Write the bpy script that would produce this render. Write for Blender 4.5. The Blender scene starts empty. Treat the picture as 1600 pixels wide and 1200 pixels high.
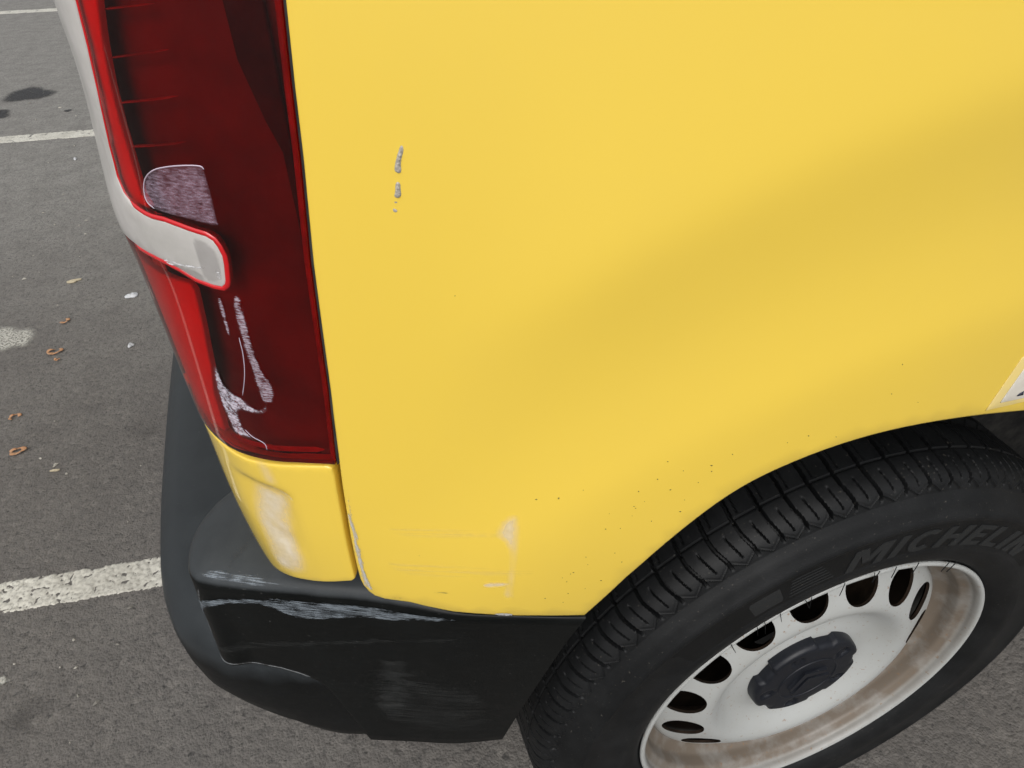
import bpy, bmesh, math, random
import numpy as np
from mathutils import Vector, Matrix
from mathutils.geometry import delaunay_2d_cdt
random.seed(7)
rng = np.random.default_rng(11)
SC = bpy.context.scene
COL = SC.collection

# ------------------------------------------------------------------ camera
cam_d = bpy.data.cameras.new('camera')
cam = bpy.data.objects.new('camera', cam_d)
COL.objects.link(cam)
SC.camera = cam
cam_d.sensor_width = 36.0
cam_d.lens = 36.0 * 1060.0 / 1600.0
cam_d.clip_start = 0.02
cam_d.clip_end = 2000.0
yaw, pit, rol = math.radians(15.815), math.radians(38.184), math.radians(-1.326)
fw = Vector((math.sin(yaw)*math.cos(pit), math.cos(yaw)*math.cos(pit), -math.sin(pit)))
rt = fw.cross(Vector((0, 0, 1))).normalized()
up = rt.cross(fw)
rt2 = rt*math.cos(rol) + up*math.sin(rol)
up2 = -rt*math.sin(rol) + up*math.cos(rol)
M = Matrix((( rt2.x, up2.x, -fw.x, -0.4410), (rt2.y, up2.y, -fw.y, -0.2920), (rt2.z, up2.z, -fw.z, 1.1028), (0, 0, 0, 1)))
cam.matrix_world = M

# ------------------------------------------------------------------ sky, sun, exposure (bright overcast)
SUN_EL, SUN_AZ = math.radians(50), math.radians(205)      # azimuth from +Y clockwise
world = bpy.data.worlds.new('World')
SC.world = world
world.use_nodes = True
wn = world.node_tree
wn.nodes.clear()
sky = wn.nodes.new('ShaderNodeTexSky')
sky.sky_type = 'NISHITA'
sky.sun_disc = False
sky.sun_elevation = SUN_EL
sky.sun_rotation = SUN_AZ
sky.air_density = 1.0
sky.dust_density = 4.0
hs = wn.nodes.new('ShaderNodeHueSaturation')
hs.inputs['Saturation'].default_value = 0.18              # a cloud layer takes the blue out
bg = wn.nodes.new('ShaderNodeBackground')
bg.inputs['Strength'].default_value = 0.15
wo = wn.nodes.new('ShaderNodeOutputWorld')
wn.links.new(sky.outputs[0], hs.inputs['Color'])
wn.links.new(hs.outputs[0], bg.inputs['Color'])
wn.links.new(bg.outputs[0], wo.inputs[0])
sun_d = bpy.data.lights.new('sun', 'SUN')
sun_d.energy = 0.5
sun_d.angle = math.radians(45)
sun_d.color = (1.0, 0.96, 0.90)
sun = bpy.data.objects.new('sun', sun_d)
COL.objects.link(sun)
sdir = Vector((math.sin(SUN_AZ)*math.cos(SUN_EL), math.cos(SUN_AZ)*math.cos(SUN_EL), math.sin(SUN_EL)))
sun.rotation_euler = sdir.to_track_quat('Z', 'Y').to_euler()
SC.view_settings.view_transform = 'Standard'
SC.view_settings.look = 'None'
SC.view_settings.gamma = 1.0
SC.view_settings.use_curve_mapping = False
SC.view_settings.exposure = 0.27
SC.cycles.use_denoising = True
SC.cycles.transparent_max_bounces = 16
SC.cycles.max_bounces = 6
SC.cycles.diffuse_bounces = 3
SC.cycles.glossy_bounces = 3

# ------------------------------------------------------------------ helpers
def tag(o, label=None, cat=None, group=None, kind=None):
    if label: o['label'] = label
    if cat: o['category'] = cat
    if group: o['group'] = group
    if kind: o['kind'] = kind
    return o

ROOTLOC = {}
def attach(o, parent):
    if parent is None: return o
    o.parent = parent
    l = ROOTLOC.get(parent.name)
    if l is not None:
        o.matrix_parent_inverse = Matrix.Translation(-Vector(l))
    return o

def empty(name, loc):
    o = bpy.data.objects.new(name, None)
    COL.objects.link(o)
    o.location = loc
    o.empty_display_size = 0.1
    ROOTLOC[o.name] = loc
    return o

def mesh_obj(name, verts, faces, mat, parent=None, smooth=True, merge=0.0, angle=None):
    me = bpy.data.meshes.new(name)
    me.from_pydata([tuple(v) for v in verts], [], [tuple(f) for f in faces])
    if merge:
        bm = bmesh.new(); bm.from_mesh(me)
        bmesh.ops.remove_doubles(bm, verts=bm.verts, dist=merge)
        bm.to_mesh(me); bm.free()
    me.update()
    if smooth:
        me.polygons.foreach_set('use_smooth', [True]*len(me.polygons))
    if angle: me.set_sharp_from_angle(angle=math.radians(angle))
    o = bpy.data.objects.new(name, me)
    COL.objects.link(o)
    if mat: me.materials.append(mat)
    return attach(o, parent)

def recalc(o):
    bm = bmesh.new(); bm.from_mesh(o.data)
    bmesh.ops.recalc_face_normals(bm, faces=bm.faces)
    bm.to_mesh(o.data); bm.free()
    return o

def grid_faces(nr, nc, closed=False, flip=False):
    f = []
    for i in range(nr-1):
        for j in range(nc if closed else nc-1):
            a, b = i*nc+j, i*nc+(j+1) % nc
            c, d = (i+1)*nc+(j+1) % nc, (i+1)*nc+j
            f.append((a, d, c, b) if flip else (a, b, c, d))
    return f

def sm(t):
    t = max(0., min(1., t)); return t*t*(3-2*t)

def interp(x, pts):
    if x <= pts[0][0]: return pts[0][1]
    for a, b in zip(pts[:-1], pts[1:]):
        if x <= b[0]: return a[1]+(b[1]-a[1])*(x-a[0])/(b[0]-a[0])
    return pts[-1][1]

# ------------------------------------------------------------------ materials
class MT:
    def __init__(s, name):
        s.m = bpy.data.materials.new(name); s.m.use_nodes = True
        s.t = s.m.node_tree; s.N = s.t.nodes; s.L = s.t.links
        s.b = s.N['Principled BSDF']; s.out = s.N['Material Output']
    def set(s, **k):
        names = dict(col='Base Color', rough='Roughness', coat='Coat Weight', coatr='Coat Roughness', spec='Specular IOR Level', metal='Metallic', alpha='Alpha')
        for a, v in k.items():
            s.b.inputs[names[a]].default_value = (*v, 1) if a == 'col' else v
        return s
    def n(s, typ, **k):
        x = s.N.new(typ)
        for a, v in k.items():
            if a in x.inputs: x.inputs[a].default_value = v
            else: setattr(x, a, v)
        return x
    def link(s, a, b): s.L.new(a, b)
    def coord(s, scale=(1, 1, 1), which='Object', rot=(0, 0, 0)):
        tc = s.N.new('ShaderNodeTexCoord'); mp = s.N.new('ShaderNodeMapping')
        mp.inputs['Scale'].default_value = scale; mp.inputs['Rotation'].default_value = rot
        s.link(tc.outputs[which], mp.inputs[0]); return mp.outputs[0]
    def noise(s, co, scale, detail=4, rough=.55):
        x = s.n('ShaderNodeTexNoise', Scale=scale, Detail=detail, Roughness=rough)
        s.link(co, x.inputs['Vector']); return x.outputs['Fac']
    def voro(s, co, scale, feature='F1', out='Distance'):
        x = s.n('ShaderNodeTexVoronoi', Scale=scale); x.feature = feature
        s.link(co, x.inputs['Vector']); return x.outputs[out]
    def ramp(s, fac, stops):
        x = s.N.new('ShaderNodeValToRGB'); e = x.color_ramp.elements
        while len(e) < len(stops): e.new(.5)
        for el, (p, c) in zip(e, stops):
            el.position = p; el.color = (c, c, c, 1) if isinstance(c, (int, float)) else (*c, 1)
        s.link(fac, x.inputs[0]); return x.outputs[0]
    def mix(s, fac, a, b, mode='MIX'):
        x = s.N.new('ShaderNodeMix'); x.data_type = 'RGBA'; x.blend_type = mode
        for sock, v in ((x.inputs[0], fac), (x.inputs[6], a), (x.inputs[7], b)):
            if isinstance(v, (int, float)): sock.default_value = v if sock.type == 'VALUE' else (v, v, v, 1)
            elif isinstance(v, tuple): sock.default_value = (*v, 1)
            else: s.link(v, sock)
        return x.outputs[2]
    def math(s, op, a, b=0.0, clamp=False):
        x = s.N.new('ShaderNodeMath'); x.operation = op; x.use_clamp = clamp
        for sock, v in ((x.inputs[0], a), (x.inputs[1], b)):
            if isinstance(v, (int, float)): sock.default_value = v
            else: s.link(v, sock)
        return x.outputs[0]
    def bump(s, h, strength=.3, dist=.002):
        x = s.n('ShaderNodeBump', Strength=strength, Distance=dist)
        s.link(h, x.inputs['Height']); s.link(x.outputs[0], s.b.inputs['Normal']); return x
    def col(s, c): s.link(c, s.b.inputs['Base Color'])

def m_asphalt():
    m = MT('asphalt'); co = m.coord()
    big = m.noise(co, 1.3, 4, .6); mid = m.noise(co, 11, 5, .65); fine = m.noise(co, 100, 5, .72)
    stone = m.voro(co, 78); stone2 = m.voro(co, 230)
    sep = m.N.new('ShaderNodeSeparateColor'); m.link(m.voro(co, 78, out='Color'), sep.inputs[0])
    c = m.mix(m.ramp(big, [(.3, 0.), (.7, 1.)]), (.118, .108, .098), (.142, .132, .120))
    # far ground painted paler with distance: its brighter light is put into the colour
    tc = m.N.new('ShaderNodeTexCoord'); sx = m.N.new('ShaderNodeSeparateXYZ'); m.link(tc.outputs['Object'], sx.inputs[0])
    far_lit = m.ramp(m.math('ADD', m.math('MULTIPLY', sx.outputs[1], .2), m.math('MULTIPLY', m.math('SUBTRACT', big, .5), .35)), [(.22, 0.), (.62, 1.)])
    c = m.mix(far_lit, c, (.225, .217, .198))
    c = m.mix(m.ramp(mid, [(.40, .0), (.72, .5)]), c, (.098, .090, .082))
    c = m.mix(m.ramp(sep.outputs[0], [(.0, .35), (.5, 0.)]), c, (.080, .075, .070))
    c = m.mix(m.ramp(sep.outputs[1], [(.80, 0.), (1., .35)]), c, (.20, .185, .165))
    c = m.mix(m.ramp(fine, [(.33, .85), (.46, 0.)]), c, (.030, .029, .028))
    m.col(c)
    m.set(rough=.80, spec=.4)
    hh = m.math('ADD', m.math('MULTIPLY', stone, -.7), m.math('MULTIPLY', fine, 1.2))
    hh = m.math('ADD', hh, m.math('MULTIPLY', stone2, -.45))
    m.bump(hh, .75, .0038)
    return m.m

def m_linepaint():
    m = MT('road_paint'); co = m.coord()
    n = m.noise(co, 160, 4, .7); n2 = m.noise(co, 9, 4, .6)
    c = m.mix(m.ramp(n, [(.30, .9), (.52, 0.)]), (.56, .545, .48), (.17, .16, .14))
    c = m.mix(m.ramp(n2, [(.4, 0.), (.75, .45)]), c, (.27, .25, .21))
    m.col(c); m.set(rough=.8, spec=.3); m.bump(n, .5, .001)
    return m.m

def m_paint():
    m = MT('yellow_paint'); co = m.coord()
    dirt = m.noise(co, 5, 5, .6)
    c = m.mix(m.ramp(dirt, [(.45, 0.), (.8, .12)]), (.85, .60, .072), (.70, .50, .11))
    m.col(c)
    m.set(rough=.42, spec=.4, coat=1.0, coatr=.04)
    m.bump(m.noise(co, 90, 2, .4), .03, .0006)
    return m.m

def m_plastic(name, col, rough, haze=.5, spec=.3, worn=None):
    m = MT(name); co = m.coord()
    n = m.noise(co, 22, 6, .65)
    st = m.noise(m.coord(scale=(6, 6, 90)), 6, 5, .6)
    c = m.mix(m.ramp(n, [(.42, 0.), (.75, haze)]), col, tuple(v*2.0+.002 for v in col))
    c = m.mix(m.ramp(st, [(.54, 0.), (.78, haze)]), c, tuple(v*2.4+.005 for v in col))
    if worn:                                   # sun-bleached upper faces
        at = m.N.new('ShaderNodeAttribute'); at.attribute_name = 'worn'
        w = m.math('ADD', at.outputs['Fac'], m.math('MULTIPLY', m.math('SUBTRACT', n, .5), .5))
        w = m.ramp(w, [(.25, 0.), (.75, 1.)])
        c = m.mix(w, c, m.mix(m.ramp(n, [(.35, 0.), (.7, 1.)]), worn, tuple(v*1.35 for v in worn)))
    c = m.mix(m.ramp(m.noise(co, 420, 2, .5), [(.70, 0.), (.76, .35)]), c, (.11, .11, .105))
    m.col(c); m.set(rough=rough, spec=spec)
    m.link(m.ramp(n, [(.3, rough-.06), (.7, rough+.12)]), m.b.inputs['Roughness'])
    m.bump(m.noise(co, 900, 2, .5), .16, .0005)
    return m.m

def m_rubber(name='tyre_rubber', col=(.0050, .0055, .0060), dust=.3):
    m = MT(name); co = m.coord()
    n = m.noise(co, 26, 6, .65)
    c = m.mix(m.ramp(n, [(.42, 0.), (.78, dust)]), col, (.030, .031, .032))
    sp = m.noise(co, 330, 3, .6)
    c = m.mix(m.ramp(sp, [(.66, 0.), (.74, .5)]), c, (.11, .10, .085))
    m.col(c); m.set(rough=.55, spec=.24); m.bump(m.noise(co, 500, 3, .6), .18, .0006)
    return m.m

def m_steel():
    m = MT('wheel_steel'); co = m.coord()
    tc = m.N.new('ShaderNodeTexCoord'); sp = m.N.new('ShaderNodeSeparateXYZ'); m.link(tc.outputs['Object'], sp.inputs[0])
    zz = m.math('SUBTRACT', sp.outputs[2], .325)
    r = m.math('SQRT', m.math('ADD', m.math('MULTIPLY', sp.outputs[0], sp.outputs[0]), m.math('MULTIPLY', zz, zz)))
    n = m.noise(co, 24, 6, .65); nf = m.noise(co, 230, 3, .6)
    # grime collects in the well of the rim
    band = m.math('MULTIPLY', m.ramp(m.math('MULTIPLY', r, 4.0), [(.742, 0.), (.768, 1.), (.838, 1.), (.866, 0.)]), m.ramp(n, [(.25, .5), (.55, 1.)]))
    c = m.mix(m.ramp(n, [(.45, 0.), (.8, .25)]), (.375, .385, .375), (.30, .29, .255))
    c = m.mix(m.math('MULTIPLY', band, .95), c, (.14, .11, .082))
    c = m.mix(m.ramp(nf, [(.64, 0.), (.70, .7)]), c, (.22, .13, .07))
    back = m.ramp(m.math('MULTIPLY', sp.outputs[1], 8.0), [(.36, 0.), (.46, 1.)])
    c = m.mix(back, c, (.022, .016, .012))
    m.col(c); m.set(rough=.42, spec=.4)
    return m.m

def m_plain(name, col, rough=.5, **k):
    m = MT(name); m.set(col=col, rough=rough, **k); return m.m

def m_noisy(name, a, b, scale, rough=.6, lo=.4, hi=.65, bump=0.):
    m = MT(name); co = m.coord(); n = m.noise(co, scale, 5, .6)
    m.col(m.mix(m.ramp(n, [(lo, 0.), (hi, 1.)]), a, b)); m.set(rough=rough)
    if bump: m.bump(n, bump, .002)
    if name in ('brake_rust', 'wheel_inner_dirt'): m.set(spec=.05)
    return m.m

def m_lens():
    m = MT('red_lens')
    tr = m.N.new('ShaderNodeBsdfTransparent'); tr.inputs[0].default_value = (.97, .030, .020, 1)
    gl = m.N.new('ShaderNodeBsdfGlossy'); gl.inputs['Roughness'].default_value = .025
    gl.inputs[0].default_value = (1, .93, .93, 1)
    df = m.N.new('ShaderNodeBsdfDiffuse'); df.inputs[0].default_value = (.10, .004, .006, 1)
    fr = m.n('ShaderNodeFresnel', IOR=1.48)
    co = m.coord()
    haze = m.ramp(m.noise(co, 40, 6, .7), [(.35, .01), (.8, .05)])
    m1 = m.N.new('ShaderNodeMixShader'); m.link(haze, m1.inputs[0]); m.link(tr.outputs[0], m1.inputs[1]); m.link(df.outputs[0], m1.inputs[2])
    m2 = m.N.new('ShaderNodeMixShader'); m.link(fr.outputs[0], m2.inputs[0]); m.link(m1.outputs[0], m2.inputs[1]); m.link(gl.outputs[0], m2.inputs[2])
    m.link(m2.outputs[0], m.out.inputs[0])
    return m.m

def m_scuff(name, col, scale=(60, 400), lo=.42, hi=.6, top=1.0, rough=.6, detail=6, base=0.0, nscale=1.0, patchy=0, ragged=0.):
    """wear: rubbed marks; uses UV in metres along / up the surface, 'fade' softens the rim of the mark"""
    m = MT(name)
    co = m.coord(scale=(scale[0], scale[1], 1), which='UV')
    n = m.noise(co, nscale, detail, .65)
    at = m.N.new('ShaderNodeAttribute'); at.attribute_name = 'fade'
    f = at.outputs['Fac']
    if patchy:
        p = m.noise(m.coord(scale=(patchy, patchy, 1), which='UV'), 1.0, 4, .6)
        n = m.math('ADD', n, m.math('MULTIPLY', m.math('SUBTRACT', p, .5), .55))
    n = m.math('ADD', n, m.math('MULTIPLY', m.math('SUBTRACT', f, 1.0), ragged))
    a = m.ramp(n, [(lo, base), (hi, top)])
    a = m.math('MULTIPLY', a, m.ramp(f, [(0., 0.), (.25, 1.)]) if ragged else f, True)
    m.link(a, m.b.inputs['Alpha'])
    m.set(col=col, rough=rough, spec=.3)
    return m.m

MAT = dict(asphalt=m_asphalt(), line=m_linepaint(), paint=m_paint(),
  plastic=m_plastic('bumper_plastic', (.0030, .0036, .0036), .36, .5, .16, (.034, .038, .041)),
  plastic2=m_plastic('bumper_plastic_lower', (.0035, .0040, .0042), .42, .5, .18, (.024, .0275, .030)),
  rubber=m_rubber(), letter=m_rubber('letter_rubber', (.017, .018, .0185), .2), band=m_rubber('band_rubber', (.0035, .0038, .004), .15),
  steel=m_steel(), cap=m_plastic('cap_plastic', (.0075, .0088, .0125), .40, .25, .3),
  lens=m_lens(), bead=m_plain('lens_edge', (.55, .008, .012), .25, coat=.5),
  white=m_noisy('white_lens', (.52, .50, .48), (.44, .425, .40), 30, .22),
  housing=m_noisy('lamp_housing', (.16, .12, .12), (.085, .065, .065), 18, .5),
  guide=m_noisy('light_guide', (.97, .75, .6), (.93, .65, .5), 30, .4),
  flange=m_noisy('lamp_flange', (.42, .30, .30), (.24, .17, .17), 60, .4),
  dark=m_noisy('dark_liner', (.012, .012, .012), (.035, .033, .03), 60, .9, bump=.4),
  inner=m_noisy('wheel_inner_dirt', (.012, .009, .007), (.03, .02, .014), 40, .9), brake=m_noisy('brake_rust', (.010, .007, .005), (.022, .015, .010), 40, .9))

# ------------------------------------------------------------------ body surface
PLAN=[(2.6,-.030),(1.6,-.030),(.9,-.030),(.4,-.030),(.15,-.030),(0,-.030),(-.1,-.029),(-.2,-.0235),(-.3,-.0115),(-.38,.004),(-.43,.018),(-.47,.034),(-.501,.050),(-.528,.074),(-.548,.107),(-.5595,.147),(-.566,.2),(-.571,.3),(-.576,.6),(-.578,.95),(-.576,1.35),(-.566,1.80)]
def catmull(pts,n=24):
    out=[]
    P=[pts[0]]+list(pts)+[pts[-1]]
    for i in range(1,len(P)-2):
        p0,p1,p2,p3=P[i-1:i+3]
        def tj(a,b): return max(1e-9,math.hypot(b[0]-a[0],b[1]-a[1])**.5)
        t1=tj(p0,p1);t2=t1+tj(p1,p2);t3=t2+tj(p2,p3)
        for k in range(n):
            t=t1+(t2-t1)*k/n
            L=lambda a,b,ta,tb:tuple(((tb-t)*a[j]+(t-ta)*b[j])/(tb-ta) for j in range(2))
            A1=L(p0,p1,0,t1) if t1>1e-4 else p1;A2=L(p1,p2,t1,t2);A3=L(p2,p3,t2,t3) if t3-t2>1e-4 else p2
            B1=L(A1,A2,0,t2);B2=L(A2,A3,t1,t3)
            out.append(L(B1,B2,t1,t2))
    out.append(tuple(pts[-1]))
    return out
class Plan:
    def __init__(s,pts,x0=0.):
        c=catmull(pts);s.c=c;S=[0.]
        for a,b in zip(c[:-1],c[1:]): S.append(S[-1]+math.hypot(b[0]-a[0],b[1]-a[1]))
        i=min(range(len(c)),key=lambda k:abs(c[k][0]-x0)) if x0 is not None else 0
        o=S[i];s.S=[v-o for v in S]
    def at(s,t):
        S=s.S;lo,hi=0,len(S)-2
        while lo<hi:
            m=(lo+hi+1)//2
            if S[m]<=t: lo=m
            else: hi=m-1
        a,b=s.c[lo],s.c[lo+1];k=(t-S[lo])/(S[lo+1]-S[lo])
        return a[0]+(b[0]-a[0])*k,a[1]+(b[1]-a[1])*k
    def nrm(s,t,e=.006):
        a=s.at(t-e);b=s.at(t+e);dx,dy=b[0]-a[0],b[1]-a[1];l=math.hypot(dx,dy)
        return dy/l*1.0,-dx/l*1.0   # right-hand side rotated below
BODY=Plan(PLAN)
FLARE=catmull([(-.2,.0102),(0,.0102),(.06,.0101),(.095,.0099),(.112,.0092),(.14,.0064),(.168,.0044),(.19,.0040),(.215,.0050),(.233,.0064),(.245,.0072),(.255,.0074),(.265,.0069),(.285,.0054),(.32,.0030),(.36,.0012),(.42,0),(.6,0)],8)
def flare(d):
    if d<=FLARE[0][0]: return FLARE[0][1]
    for a,b in zip(FLARE[:-1],FLARE[1:]):
        if d<=b[0]: return a[1]+(b[1]-a[1])*(d-a[0])/max(1e-9,b[0]-a[0])
    return 0.
def hbody(s,z):
    h=0.
    if z>.9: h-=.10*(z-.9)**2
    if z<.74: h-=.55*(.74-z)**2
    x,_=BODY.at(s)
    d=math.hypot(x-.02,(z-.33)*1.0)-.44
    k=sm((.43-s)/.13)
    h+=(1-k)*.010*sm(1-d/.19)+k*flare(d)
    return h
def body(s,z,off=0.):
    x,y=BODY.at(s);nx,ny=BODY.nrm(s)
    # travelling -X, outward is -Y : normal = (dy,-dx) flipped so that ny<0 on the flank
    if True:
        nx,ny=-nx,-ny
    h=hbody(s,z)+off
    return (x+nx*h,y+ny*h,z)
FOLD=[(-.20,-.040),(-.25,-.030),(-.307,-.0155),(-.345,-.003),(-.415,.0225),(-.468,.049),(-.515,.069),(-.555,.0865),(-.590,.103),(-.603,.1115),(-.6095,.125),(-.6105,.146),(-.604,.172),(-.589,.194),(-.562,.203)]
BUMP=Plan(FOLD,None)
def hbump(s,z):
    k=sm((.33-s)/.25)           # leans in towards the wheel arch
    d=max(0.,.63-z)
    return -(.006+.028*k)*d/.27+.011*sm((s-.41)/.03)*d/.13
def bump(s,z,off=0.):
    x,y=BUMP.at(s);nx,ny=BUMP.nrm(s,.003);nx,ny=-nx,-ny
    h=hbump(s,z)+off
    return (x+nx*h,y+ny*h,z)
def lamp_h(s,z):
    return .0025*sm((s-.50)/.05)*(1-sm((s-.58)/.05))*math.exp(-((z-.948)/.028)**2)-.0068*sm((s-.552)/.05)*sm((z-.94)/.09)
def lamp(s,z,off=0.):
    return body(s,z,off+.0012+lamp_h(s,z))

# ------------------------------------------------------------------ patches on the curved body
def resample(pts, res, closed=True):
    out = []; n = len(pts)
    for i in range(n if closed else n-1):
        a, b = pts[i], pts[(i+1) % n]
        k = max(1, int(math.ceil(math.hypot(b[0]-a[0], b[1]-a[1])/res)))
        for j in range(k): out.append((a[0]+(b[0]-a[0])*j/k, a[1]+(b[1]-a[1])*j/k))
    if not closed: out.append(pts[-1])
    return out

def smooth_poly(pts, it=1):
    for _ in range(it):
        q = []; n = len(pts)
        for i in range(n):
            a, b = pts[i], pts[(i+1) % n]
            q.append((a[0]*.75+b[0]*.25, a[1]*.75+b[1]*.25)); q.append((a[0]*.25+b[0]*.75, a[1]*.25+b[1]*.75))
        pts = q
    return pts

def area2(p): return sum(p[i][0]*p[(i+1) % len(p)][1]-p[(i+1) % len(p)][0]*p[i][1] for i in range(len(p)))

def inset(p, d):
    n = len(p); out = []
    sg = 1 if area2(p) > 0 else -1
    for i in range(n):
        a, b, c = p[i-1], p[i], p[(i+1) % n]
        t1 = Vector((b[0]-a[0], b[1]-a[1])); t2 = Vector((c[0]-b[0], c[1]-b[1]))
        t1.normalize(); t2.normalize(); t = (t1+t2)
        if t.length < 1e-6: t = t1
        t.normalize()
        out.append((b[0]-t.y*sg*d, b[1]+t.x*sg*d))
    return out

def fill(poly, res):
    """triangles of a 2-d polygon with an even inner grid"""
    P = np.array(poly, float); xs = np.arange(P[:, 0].min()+res/2, P[:, 0].max(), res); zs = np.arange(P[:, 1].min()+res/2, P[:, 1].max(), res)
    A = P; B = np.roll(P, -1, 0); D = B-A; L2 = (D**2).sum(1)+1e-12
    pts = []
    dz = np.where(np.abs(D[:, 1]) < 1e-12, 1e-12, D[:, 1])
    for i, x in enumerate(xs):
        Q = np.stack([np.full(len(zs), x), zs+(res*.5 if i % 2 else 0)], 1)
        if not len(Q): continue
        cr = ((A[None, :, 1] > Q[:, 1:2]) != (B[None, :, 1] > Q[:, 1:2])) & (Q[:, 0:1] < (Q[:, 1:2]-A[None, :, 1])/dz[None]*D[None, :, 0]+A[None, :, 0])
        Q = Q[cr.sum(1) % 2 == 1]
        if not len(Q): continue
        v = Q[:, None]-A[None]; t = np.clip((v*D[None]).sum(2)/L2[None], 0, 1); dd = ((v-D[None]*t[..., None])**2).sum(2).min(1)
        pts += [tuple(q) for q in Q[dd > (res*.45)**2]]
    V = [Vector(p) for p in poly]+[Vector(p) for p in pts]
    r = delaunay_2d_cdt(V, [], [list(range(len(poly)))], 1, 1e-6)
    return [tuple(v) for v in r[0]], [tuple(f) for f in r[2]]

def open_smooth(p, it=2):
    for _ in range(it):
        q = [p[0]]
        for a, b in zip(p[:-1], p[1:]): q += [(a[0]*.75+b[0]*.25, a[1]*.75+b[1]*.25), (a[0]*.25+b[0]*.75, a[1]*.25+b[1]*.75)]
        p = q+[p[-1]]
    return p

def patch(name, outline, surf, mat, parent, res=.012, off=0.0, hem=.010, rad=.0014, rs=None):
    """a panel: outline in (s, z) metres on a body surface, edge rolled back by `hem`"""
    ol = resample(outline, rs or res*.6)
    base = inset(ol, rad) if hem else ol
    v2, fs = fill(base, res)
    V = [surf(s, z, off) for s, z in v2]; F = list(fs)
    if hem:
        n = len(ol); rings = [(base, 0.), (inset(ol, rad*.3), -rad*.25), (ol, -rad*.9), (inset(ol, .0004), -hem)]
        o0 = len(V)
        for pl, d in rings: V += [surf(s, z, off+d) for s, z in pl]
        for k in range(len(rings)-1):
            for i in range(n):
                j = (i+1) % n
                F.append((o0+k*n+i, o0+k*n+j, o0+(k+1)*n+j, o0+(k+1)*n+i))
    o = mesh_obj(name, V, F, mat, parent, merge=2e-5 if hem else 0)
    recalc(o)
    return o

def scuff(name, outline, surf, mat, parent, off=.0006, res=.0025, soft=.003, it=1):
    ol = resample(smooth_poly(outline, it), res)
    v2, fs = fill(ol, res)
    V = [surf(s, z, off) for s, z in v2]
    o = mesh_obj(name, V, fs, mat, parent)
    me = o.data
    P = np.array(ol); D = np.roll(P, -1, 0)-P; L2 = (D**2).sum(1)+1e-12
    at = me.attributes.new('fade', 'FLOAT', 'POINT')
    uv = me.uv_layers.new(name='UVMap')
    fade = []
    for q in v2:
        v = np.array(q)-P; t = np.clip((v*D).sum(1)/L2, 0, 1); d = math.sqrt((((v-D*t[:, None])**2).sum(1)).min())
        fade.append(sm(d/soft))
    at.data.foreach_set('value', fade)
    for l in me.loops: uv.data[l.index].uv = v2[l.vertex_index]
    recalc(o)
    return o

def worn_attr(o, f):
    at = o.data.attributes.new('worn', 'FLOAT', 'POINT')
    at.data.foreach_set('value', [f(v.co) for v in o.data.vertices])

def strip(name, path, w, surf, mat, parent, off=0.0, h=.0015, seg=6):
    """a rounded bead of width w along a path in (s, z)"""
    P = resample(path, .002, False); n = len(P); V = []
    for i, p in enumerate(P):
        a = P[max(0, i-1)]; b = P[min(n-1, i+1)]
        t = Vector((b[0]-a[0], b[1]-a[1])).normalized(); nn = (-t.y, t.x)
        e = min(1., (i+.3)/3, (n-1-i+.3)/3)
        for k in range(seg+1):
            an = math.pi*k/seg
            c = math.cos(an)*w/2*e
            V.append(surf(p[0]+nn[0]*c, p[1]+nn[1]*c, off+math.sin(an)*h*e))
    return recalc(mesh_obj(name, V, grid_faces(n, seg+1), mat, parent))

# ------------------------------------------------------------------ ground
def make_ground():
    xs = [-400, -40, -8, -3, -1, 0, 1, 3, 8, 40, 400]
    V = [(x, y, 0.) for y in xs for x in xs]
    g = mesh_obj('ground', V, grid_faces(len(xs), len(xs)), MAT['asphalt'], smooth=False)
    tag(g, 'worn grey asphalt of the car park', kind='structure')
    return g
ground = make_ground()

AL = -.0914                                   # the bay lines run a little askew to the van
def parking_line(y0, width, x_lo, x_hi, step, label, far=True):
    """thermoplastic paint lying on coarse chippings: stones stand up, asphalt shows in the pits"""
    nx = int((x_hi-x_lo)/step)+1; ny = int(width/step)+1
    X, Y = np.meshgrid(np.linspace(x_lo, x_hi, nx), np.linspace(0, width, ny))
    cell = max(.0095, step*2.2); H = np.full(X.shape, -1.0)
    gx = np.floor(X/cell).astype(int); gy = np.floor(Y/cell).astype(int)
    r1 = np.random.default_rng(int(y0*1000))
    R = r1.random((ny*2+60, nx*2+60, 3)); ox = gx.min()-2; oy = gy.min()-2
    for dx in (-1, 0, 1):
        for dy in (-1, 0, 1):
            a = gx+dx-ox; b = gy+dy-oy; q = R[b, a]
            cx = (gx+dx+q[..., 0])*cell; cy = (gy+dy+q[..., 1])*cell
            rr = cell*(.55+.45*q[..., 2])
            h = (.35+.65*q[..., 2])*(1-((X-cx)**2+(Y-cy)**2)/rr**2)
            H = np.maximum(H, h)
    edge = np.minimum(Y, width-Y)
    wob = r1.normal(0, 1, X.shape)
    Z = .0030*np.clip(H, -.8, 1)-.0003-np.clip(.004-edge+.0012*wob, 0, .01)*.9
    V = np.stack([X, y0+AL*X+Y, np.maximum(Z, -.004)], -1).reshape(-1, 3).tolist()
    F = grid_faces(ny, nx)
    o = len(V)
    if far:
        for a, b in ((x_lo-6, x_lo), (x_hi, x_hi+4)):
            V += [(a, y0+AL*a, .0016), (b, y0+AL*b, .0016), (b, y0+AL*b+width, .0016), (a, y0+AL*a+width, .0016)]
            F.append((o, o+1, o+2, o+3)); o += 4
    l = mesh_obj('parking_line', V, F, MAT['line'])
    tag(l, label, kind='structure')
    return l
parking_line(.578, .080, -1.75, -.35, .0025, 'thick white bay line running under the rear bumper')
parking_line(3.525, .125, -2.6, -.9, .008, 'white bay line across the asphalt just behind the tail lamp')
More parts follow.
